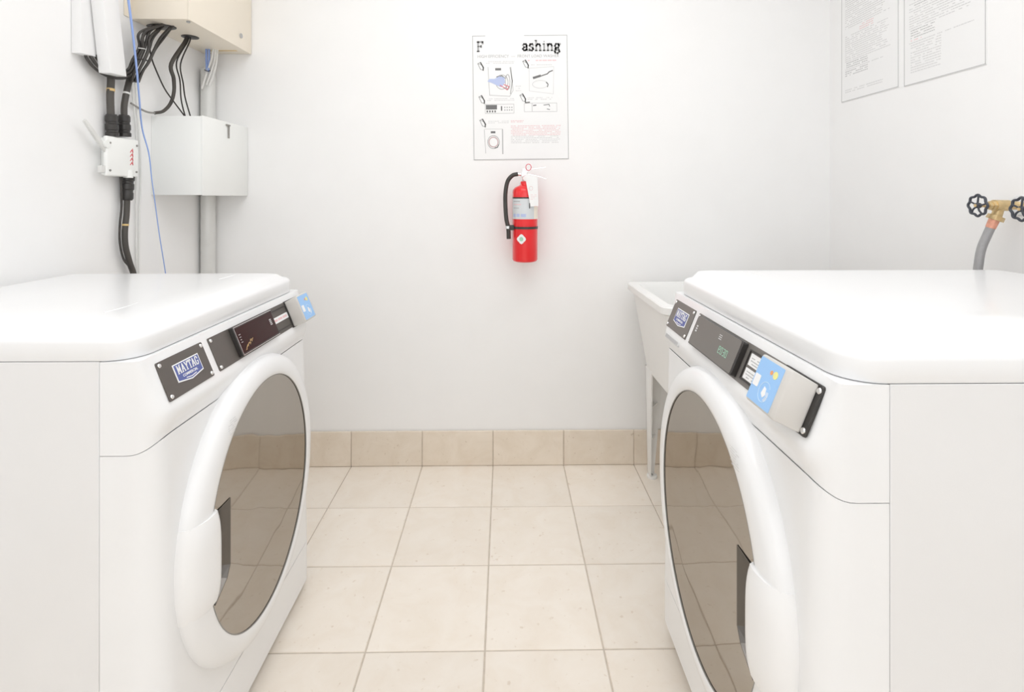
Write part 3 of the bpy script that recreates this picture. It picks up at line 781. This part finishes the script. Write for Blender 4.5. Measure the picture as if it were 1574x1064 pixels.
# ------------------------------------------------------------------ beige utility box, high on the left wall
BZ, BX, BY0 = CAM+.611, -1.093, 1.787
ub = empty('utility_box', (0, 0, 0), 0, 'large beige metal utility box high on the left wall', 'utility box')
bm = B(XL, BX, BY0, YB-.001, BZ, BZ+.62); obj('enclosure', bm, 'beige', ub, bevel=.003)
obj('cover', B(BX, BX+.006, BY0-.002, YB-.004, BZ-.002, BZ+.62), 'beige', ub, bevel=.0015)
bm = B(XL+.001, XL+.003, BY0-.03, BY0, BZ+.003, BZ+.6); obj('mounting_flange', bm, 'beige', ub)
def hole(cx, cy, rx, ry):
    bm = bmesh.new(); prism(bm, ell(cx, cy, rx, ry, 28), BZ-.0022, BZ+.001); obj('cable_opening', bm, 'black', ub, bevel=.0008)
hole(-1.236, 1.868, .050, .034); hole(-1.205, 1.985, .030, .030)
bm = bmesh.new(); cyl(bm, (BX+.004, 2.13, BZ+.05), (BX+.010, 2.13, BZ+.05), .010, seg=14); obj('cover_lock', bm, 'inkm', ub)
bm = bmesh.new(); cyl(bm, (BX-.010, BY0+.02, BZ-.005), (BX-.010, BY0+.02, BZ+.001), .006, seg=12); obj('screw', bm, 'ink', ub, smooth=True)
bm = bmesh.new(); box(bm, XL+.04, BX-.03, 2.165, 2.175, BZ-.001, BZ+.001); obj('knockout_seam', bm, 'tape', ub)

# pale cabinet beneath
wb = empty('electrical_box', (0, 0, 0), 0, 'pale grey-white metal box on the left wall beneath the beige box', 'electrical box')
EX0, EY0 = -1.103, 1.892
obj('enclosure', B(XL, EX0-.004, EY0, YB-.001, 1.165, 1.454), 'boxwhite', wb, bevel=.002)
obj('door', B(EX0-.004, EX0, EY0-.001, YB-.004, 1.163, 1.456), 'boxwhite', wb, bevel=.0015)
bm = B(EX0, EX0+.004, 2.060, 2.070, 1.392, 1.445); box(bm, EX0, EX0+.006, 2.045, 2.072, 1.440, 1.446); obj('latch', bm, 'cgrey', wb, bevel=.001)

# conduit in the corner
bm = bmesh.new(); cyl(bm, (-1.256, YB-.0315, .012), (-1.256, YB-.0315, 1.163), .0285, seg=28)
o = obj('metal_conduit', bm, 'conduit', None, smooth=True, angle=30); tagx(o, 'thick grey metal conduit in the left corner, running down below the pale box', 'conduit')
bm = bmesh.new(); cyl(bm, (-1.256, YB-.0315, 1.457), (-1.256, YB-.0315, BZ-.075), .0285, seg=28)
o = obj('metal_conduit', bm, 'conduit', None, smooth=True, angle=30); tagx(o, 'short grey conduit in the left corner between beige box and pale box', 'conduit')

# ------------------------------------------------------------------ trunking on the left wall
def L3(px, py, off=0): return atX(px, py, XL+off)
def leanbox(px0t, px1t, pyt, px0b, px1b, pyb0, pyb1, off0, off1, X0t=None):
    """trunking given by its front face corners on the plane off1 from the wall"""
    a, b2, c, d = L3(px0t, pyt, off1), L3(px1t, pyt, off1), L3(px1b, pyb1, off1), L3(px0b, pyb0, off1)
    bm = bmesh.new()
    fr = [a, b2, c, d]
    top = 2.545
    # carry the sides on up to the ceiling
    for i, (u, v) in enumerate(((a, d), (b2, c))):
        t = (top-v.z)/(u.z-v.z); w_ = v+(u-v)*t
        fr[i] = w_
    bk = [Vector((XL+off0, p.y, p.z)) for p in fr]
    loft(bm, [bk, fr]); return bm
o = obj('wall_trunking', leanbox(132, 166, 0, 132, 170, 84, 94, .001, .030), 'plastic', None, bevel=.002)
tagx(o, 'wide white cable trunking at the far left, ending above a black cable bend', 'trunking')
o = obj('wall_trunking', leanbox(165, 188, 0, 177, 201, 114, 120, .034, .072), 'plastic', None, bevel=.002)
tagx(o, 'narrow white cable trunking leaning beside the blue wire, standing proud of the wall', 'trunking')
def cable(name, paths, r, m, label, cat='cable', group=None, seg=10):
    bm = bmesh.new()
    for i, P3 in enumerate(paths): tube(bm, P3, r[i] if isinstance(r, (list, tuple)) else r, seg, 6)
    o = obj(name, bm, m, None, smooth=True); return tagx(o, label, cat, group)
grp = 'black cables looping out of the wide white trunking'
RANK = ['lowest', 'second lowest', 'middle', 'second highest', 'highest']
for q in range(5):
    o_ = q*3.2
    P3 = [L3(137+o_*.95, 60, .012), L3(138+o_*.9, 84-q, .014), L3(143+o_*.8, 96-o_*.75, .020), L3(156+o_*.5, 110-o_*.65, .026), L3(172, 119-o_*.65, .028), L3(188, 122.5-o_*.5, .030), L3(203, 120-o_*.9, .034), L3(213-q, 108-o_, .040), L3(226-q*1.6, 78-o_*.3, .050), L3(235-q*3.5, 52, .055), Vector((-1.245+.012*q-.01, 1.868-.005*q, BZ+.005))]
    P3 = [p+Vector((.0075*(q % 2), 0, 0)) for p in P3]
    cable('black_cable', [P3], .0042, 'rubber', RANK[q]+' of five black cables looping from wide white trunking up into the beige box', group=grp)
grp2 = 'black cables dropping from the first opening of the beige box'
for q in range(5):
    P3 = [Vector((-1.262+.017*q, 1.856+.006*(q % 2), BZ+.005)), L3(220+q*8.2, 60, .052), L3(221+q*4.6, 78, .050), L3(214+q*4.2, 96, .046), L3(208+q*3.0, 112, .040), L3(204+q*2.2, 128, .034)]
    P3 = [p+Vector((.010+.0075*(q % 2), 0, 0)) for p in P3]
    cable('black_cable', [P3], .0043, 'rubber', ['leftmost', 'second from the left', 'middle', 'second from the right', 'rightmost'][q]+' of five black cables under the first opening of the beige box', group=grp2)
bm = bmesh.new(); tube(bm, [L3(214, 92, .050), L3(222, 93, .062), L3(231, 95, .050)], .0028, 8); o = obj('cable_tie', bm, 'black', None, smooth=True); tagx(o, 'black cable tie round the cable bunch beside the blue wire', 'cable tie')
bm = bmesh.new(); tube(bm, [L3(218, 76, .055), L3(226, 77, .064), L3(234, 79, .055)], .0016, 8); o = obj('cable_tie', bm, 'cablewhite', None, smooth=True); tagx(o, 'thin white cable tie round the upper cable bunch', 'cable tie')
# sleeved cables down into the switch box
def sleeve(path, gl, label, tape, tm, r1=.0105):
    root = empty('sleeved_cable', (0, 0, 0), 0, label, 'cable')
    bm = bmesh.new(); tube(bm, path, r1, 14); obj('sleeve', bm, 'rubber2', root, smooth=True)
    a, b2 = gl; bm = bmesh.new()
    prof_ = [(0, .8), (.08, 1), (.3, 1), (.34, .9), (.42, .9), (.46, 1.05), (.68, 1.05), (.72, .92), (.80, .92), (.84, 1.1), (1, 1.1)]
    ax_ = (b2-a)
    rings = []
    s = ax_.normalized().cross(Vector((0, 1, 0))).normalized(); u2 = s.cross(ax_.normalized())
    for t, k in prof_: rings.append([a+ax_*t+(s*math.cos(2*PI*i/18)+u2*math.sin(2*PI*i/18))*.0172*k for i in range(18)])
    loft(bm, rings); obj('cable_gland', bm, 'black', root, smooth=True, angle=30)
    for t_, m_ in zip(tape, tm):
        bm = bmesh.new(); cyl(bm, t_[0], t_[1], r1+.0009, seg=14); obj('tape_band', bm, m_, root, smooth=True, angle=30)
    return root
o1 = .021
sleeve([L3(177, 116, o1), L3(177, 130, o1), L3(176, 150, o1), L3(177, 182, o1)], (L3(177.5, 177, o1), L3(179.5, 211, o1)), 'left black sleeved cable entering the top of the small switch box', [(L3(176.8, 138, o1), L3(176.6, 142, o1))], ['tape'])
sleeve([L3(211, 104, o1+.008), L3(205, 125, o1), L3(200, 146, o1), L3(197, 165, o1), L3(197, 182, o1)], (L3(197, 178, o1), L3(197.5, 211, o1)), 'right black sleeved cable entering the top of the small switch box', [(L3(200.5, 144, o1), L3(200, 146.5, o1))], ['cablewhite'], .0095)
sleeve([L3(203, 275, o1), L3(201.5, 305, o1), L3(200.5, 330, o1), L3(198, 355, o1), L3(199, 378, o1), L3(205, 402, o1), L3(212, 425, o1), L3(216, 470, o1)], (L3(201.5, 308, o1), L3(203, 272, o1)), 'black sleeved cable hanging below the small switch box', [(L3(198.9, 344.0, o1), L3(198.7, 346.8, o1))], ['tape'], .0090)
cable('black_cable', [[L3(191.5, 268, .02), L3(192.5, 290, .02), L3(193, 318, .018), L3(190.5, 345, .018), L3(190.5, 372, .018), L3(196, 397, .02), L3(206, 412, .022), L3(212, 440, .022)]], .0035, 'rubber', 'thin black cable curving beside the sleeve below the switch box')
# switch box
sb = empty('switch_box', (0, 0, 0), 0, 'small pale grey switch box with side lever and red marking on the left wall', 'switch box')
a, c = L3(171, 272, .038), L3(219, 213, .038)
y0, y1, z0, z1 = a.y, c.y, (a.z+L3(219, 272, .038).z)/2, (c.z+L3(171, 213, .038).z)/2
bm = B(XL+.001, XL+.0235, y0+.022, y1-.004, z0+.004, z1-.004); bd = obj('enclosure', bm, 'boxwhite', sb, bevel=.003)
bm = B(XL+.024, XL+.038, y0-.001, y1+.001, z0, z1); cv = obj('cover', bm, 'boxwhite', sb, bevel=.006, seg=3)
bm = bmesh.new()
for q in range(4):
    zz = z0+(z1-z0)*(.32+.11*q); yy = y0+(y1-y0)*.76
    stroke(bm, [(yy-.006, zz), (yy, zz+.008), (yy+.006, zz), (yy+.004, zz+.012)], .0026, 0, .0006)
obj('red_marking', bm, 'redink', sb, X=Matrix(((0,0,1,XL+.038),(1,0,0,0),(0,1,0,0),(0,0,0,1))))
for yy, zz in ((y0+.012, z0+.018), (y0+.012, z1-.022), (y1-.010, z1-.020), (y1-.012, z0+.018)):
    bm = bmesh.new(); cyl(bm, (XL+.038, yy, zz), (XL+.0405, yy, zz), .0035, seg=12); obj('screw', bm, 'cgrey', sb, smooth=True, angle=30)
bm = bmesh.new()
P0, P1 = L3(137, 186, .030), L3(169, 232, .030)
d_ = (P1-P0).normalized(); n_ = Vector((0, -d_.z, d_.y)).normalized()*.0085
loft(bm, [[P0-n_*.6+Vector((dx, 0, 0)) for dx in (-.004, .004)]+[P0+n_*.6+Vector((dx, 0, 0)) for dx in (.004, -.004)], [P1-n_+Vector((dx, 0, 0)) for dx in (-.004, .004)]+[P1+n_+Vector((dx, 0, 0)) for dx in (.004, -.004)]])
obj('lever', bm, 'conduit', sb, bevel=.001)
bm = bmesh.new(); P2 = L3(167, 222, .028); cyl(bm, P2+Vector((-.01, 0, 0)), P2+Vector((.012, 0, 0)), .013, seg=16); obj('lever_pivot', bm, 'boxwhite', sb, smooth=True, angle=30)
bm = B(XL+.020, XL+.034, y0-.016, y0+.001, z0+.010, z0+.032); obj('mounting_ear', bm, 'conduit', sb, bevel=.002)
bm = bmesh.new(); P4 = L3(203, 271, .030); cyl(bm, P4+Vector((0, 0, -.006)), P4+Vector((0, 0, .02)), .014, seg=16); obj('hub', bm, 'boxwhite', sb, smooth=True, angle=30)
# loose thin cables
cable('blue_cable', [[L3(196, -60, .085), L3(203, 0, .085), L3(209.5, 50, .08), L3(215, 100, .075), L3(219.5, 150, .060), L3(224, 198, .04), L3(234, 236, .046), L3(238.5, 275, .046), L3(243, 308, .046), L3(250, 360, .040), L3(259, 417, .030), L3(266, 470, .010)]], lambda t: .0042-.0024*min(1, t*1.5), 'cableblue', 'long thin blue cable hanging down the left wall past the boxes')
cable('white_cable', [[L3(207, 122, .012), L3(212, 170, .010), L3(216, 230, .008), L3(215, 320, .008), L3(216, 417, .008), L3(217, 470, .008)]], .0030, 'cablewhite', 'thin white cable beside the switch box, the left one of two')
cable('white_cable', [[L3(213, 122, .010), L3(219, 200, .008), L3(222, 260, .008), L3(220, 340, .008), L3(219, 417, .008), L3(219.5, 470, .008)]], .0030, 'cablewhite', 'thin white cable beside the switch box, the right one of two')
H2 = Vector((-1.222, 1.985, BZ+.004))
cable('black_cable', [[H2, H2+Vector((0, 0, -.02)), L3(268, 100, .06), L3(271.5, 122, .045), L3(272, 142, .040), L3(267, 160, .035), L3(256, 172, .03), L3(243, 175, .025)]], lambda t: .0078-.0022*t, 'rubber2', 'thick black cable curling from the second opening of the beige box')
cable('grey_cable', [[L3(243, 175, .025), L3(232, 173.5, .02), L3(220, 168, .015), L3(207, 160, .010)]], .0034, 'cgrey', 'pale grey cable tail continuing left from the thick black curl')
cable('black_cable', [[H2+Vector((.006, 0, 0)), H2+Vector((.008, 0, -.02)), L3(276, 97, .07), L3(281, 125, .058), L3(283, 155, .056), L3(290, 184, .08)]], .0026, 'rubber', 'thin black cable dropping to the pale box, the left one of a close pair')
cable('black_cable', [[H2+Vector((.014, 0, 0)), H2+Vector((.016, 0, -.02)), L3(282, 100, .072), L3(286, 130, .062), L3(289, 152, .060), L3(298, 184, .08)]], .0026, 'rubber', 'thin black cable dropping to the pale box, the right one of a close pair')
cable('black_cable', [[L3(233, 60, .05), L3(238, 90, .04), L3(246, 112, .035), L3(258, 138, .04), L3(272, 158, .05), L3(290, 182, .07)]], .0026, 'rubber', 'thin black cable slanting from the cable bunch across to the pale box')
# wires at the far end of the beige box
YW = 2.15
def W3(px, py, dy=0): return atY(px, py, YW+dy)
for i, (x0, x1) in enumerate(((321, 322), (325, 323.5))):
    cable('blue_cable', [[W3(x0, 72), W3(x0, 95), W3(x1, 112)]], .0042, 'cableblue', ['left', 'right'][i]+' one of two short blue cables below the far end of the beige box', group='short blue cables below the beige box')
for i, pts in enumerate(([(332, 72), (329, 92), (322, 112), (314, 138)], [(335, 72), (333, 95), (327, 115), (321, 132)], [(338, 72), (336, 98), (331, 118), (325, 133)])):
    cable('white_cable', [[W3(px, py, .004*i) for px, py in pts]], .0042, 'cablewhite', ['left', 'middle', 'right'][i]+' one of three short white cables below the far end of the beige box', group='short white cables below the beige box')
bm = bmesh.new(); tube(bm, [W3(318, 109, -.008), W3(323, 111, -.010), W3(327, 110, -.006)], .0018, 8); o = obj('cable_tie', bm, 'black', None, smooth=True); tagx(o, 'black cable tie round the short blue cables near the corner', 'cable tie')

# ------------------------------------------------------------------ water valves on the right wall
def valve(yc, zc, label, hose):
    root = empty('water_valve', (1.30, yc, zc), 0, label, 'valve')
    O = lambda nm, bm, m, par=root, **k: obj(nm, bm, m, par, **k)
    XW = Matrix(((0,0,-1,0),(1,0,0,0),(0,1,0,0),(0,0,0,1)))   # wheel plane, axis along -x
    bm = bmesh.new(); R = .0275
    tube(bm, [((R+.0020*math.cos(8*a))*math.cos(a), (R+.0020*math.cos(8*a))*math.sin(a), 0) for a in [2*PI*i/64 for i in range(65)]], .0034, 8, smooth=False)
    for i in range(5):
        a = 2*PI*i/5+.4; tube(bm, [(.005*math.cos(a), .005*math.sin(a), .001), (.016*math.cos(a+.1), .016*math.sin(a+.1), .002), (R*math.cos(a), R*math.sin(a), 0)], .0024, 8, 3)
    lathe(bm, [(.0075, -.005), (.0075, .004), (.005, .006)], 14)
    O('handwheel', bm, 'iron', X=XW, smooth=True, angle=50)
    bm = bmesh.new(); lathe(bm, [(.0045, .002), (.0045, .008)], 6); O('wheel_nut', bm, 'brass', X=XW)
    bm = bmesh.new(); cyl(bm, (.004, 0, 0), (.034, 0, 0), .0048, seg=12); O('stem', bm, 'brass', smooth=True)
    bm = bmesh.new()
    cyl(bm, (.026, 0, 0), (.036, 0, 0), .0115, seg=6); cyl(bm, (.036, 0, 0), (.046, 0, 0), .0135, .015, seg=6)
    O('packing_nut', bm, 'brass')
    bm = bmesh.new(); cyl(bm, (.044, 0, 0), (.085, 0, 0), .0155, .0150, seg=20); cyl(bm, (.085, 0, 0), (XR-1.30, 0, 0), .0115, seg=16)
    cyl(bm, (.062, 0, 0), (.055, .004, -.032), .0115, .0125, seg=16)
    lathe_ = bmesh.new()
    lathe_.free()
    O('valve_body', bm, 'brass', smooth=True, angle=35)
    bm = bmesh.new(); cyl(bm, (.056, .003, -.028), (.052, .006, -.040), .0195, .0205, seg=8); O('hose_nut', bm, 'brass', bevel=.0015)
    bm = bmesh.new(); cyl(bm, (.052, .006, -.039), (.047, .012, -.062), .0125, .0115, seg=18); O('ferrule', bm, 'copper', smooth=True, angle=35)
    bm = bmesh.new(); tube(bm, [(.048, .011, -.058), (.042, .019, -.088), (.037, .027, -.118), (.034, .032, -.155), (.033, .036, -.22), (.034, .030, -.40), (.034, 0, -.56)] if hose else [(.048, .011, -.058), (.056, -.01, -.085), (.070, -.05, -.115), (.080, -.11, -.16), (.085, -.16, -.24), (.085, -.18, -.40), (.085, -.18, -.56)], .0108, 14); O('hose', bm, 'steel', smooth=True)
    bm = bmesh.new(); lathe(bm, [(.028, 0), (.028, .003), (.018, .007)], 20); O('wall_flange', bm, 'chrome', X=Matrix.Translation((XR-1.30, 0, 0)) @ Matrix.Rotation(-PI/2, 4, 'Y'), smooth=True, angle=35)
valve(1.395, 1.135, 'brass water valve with black handwheel on right wall, farther one with the hose in view', True)
valve(1.275, 1.128, 'brass water valve with black handwheel cut by the right edge of the photo', False)
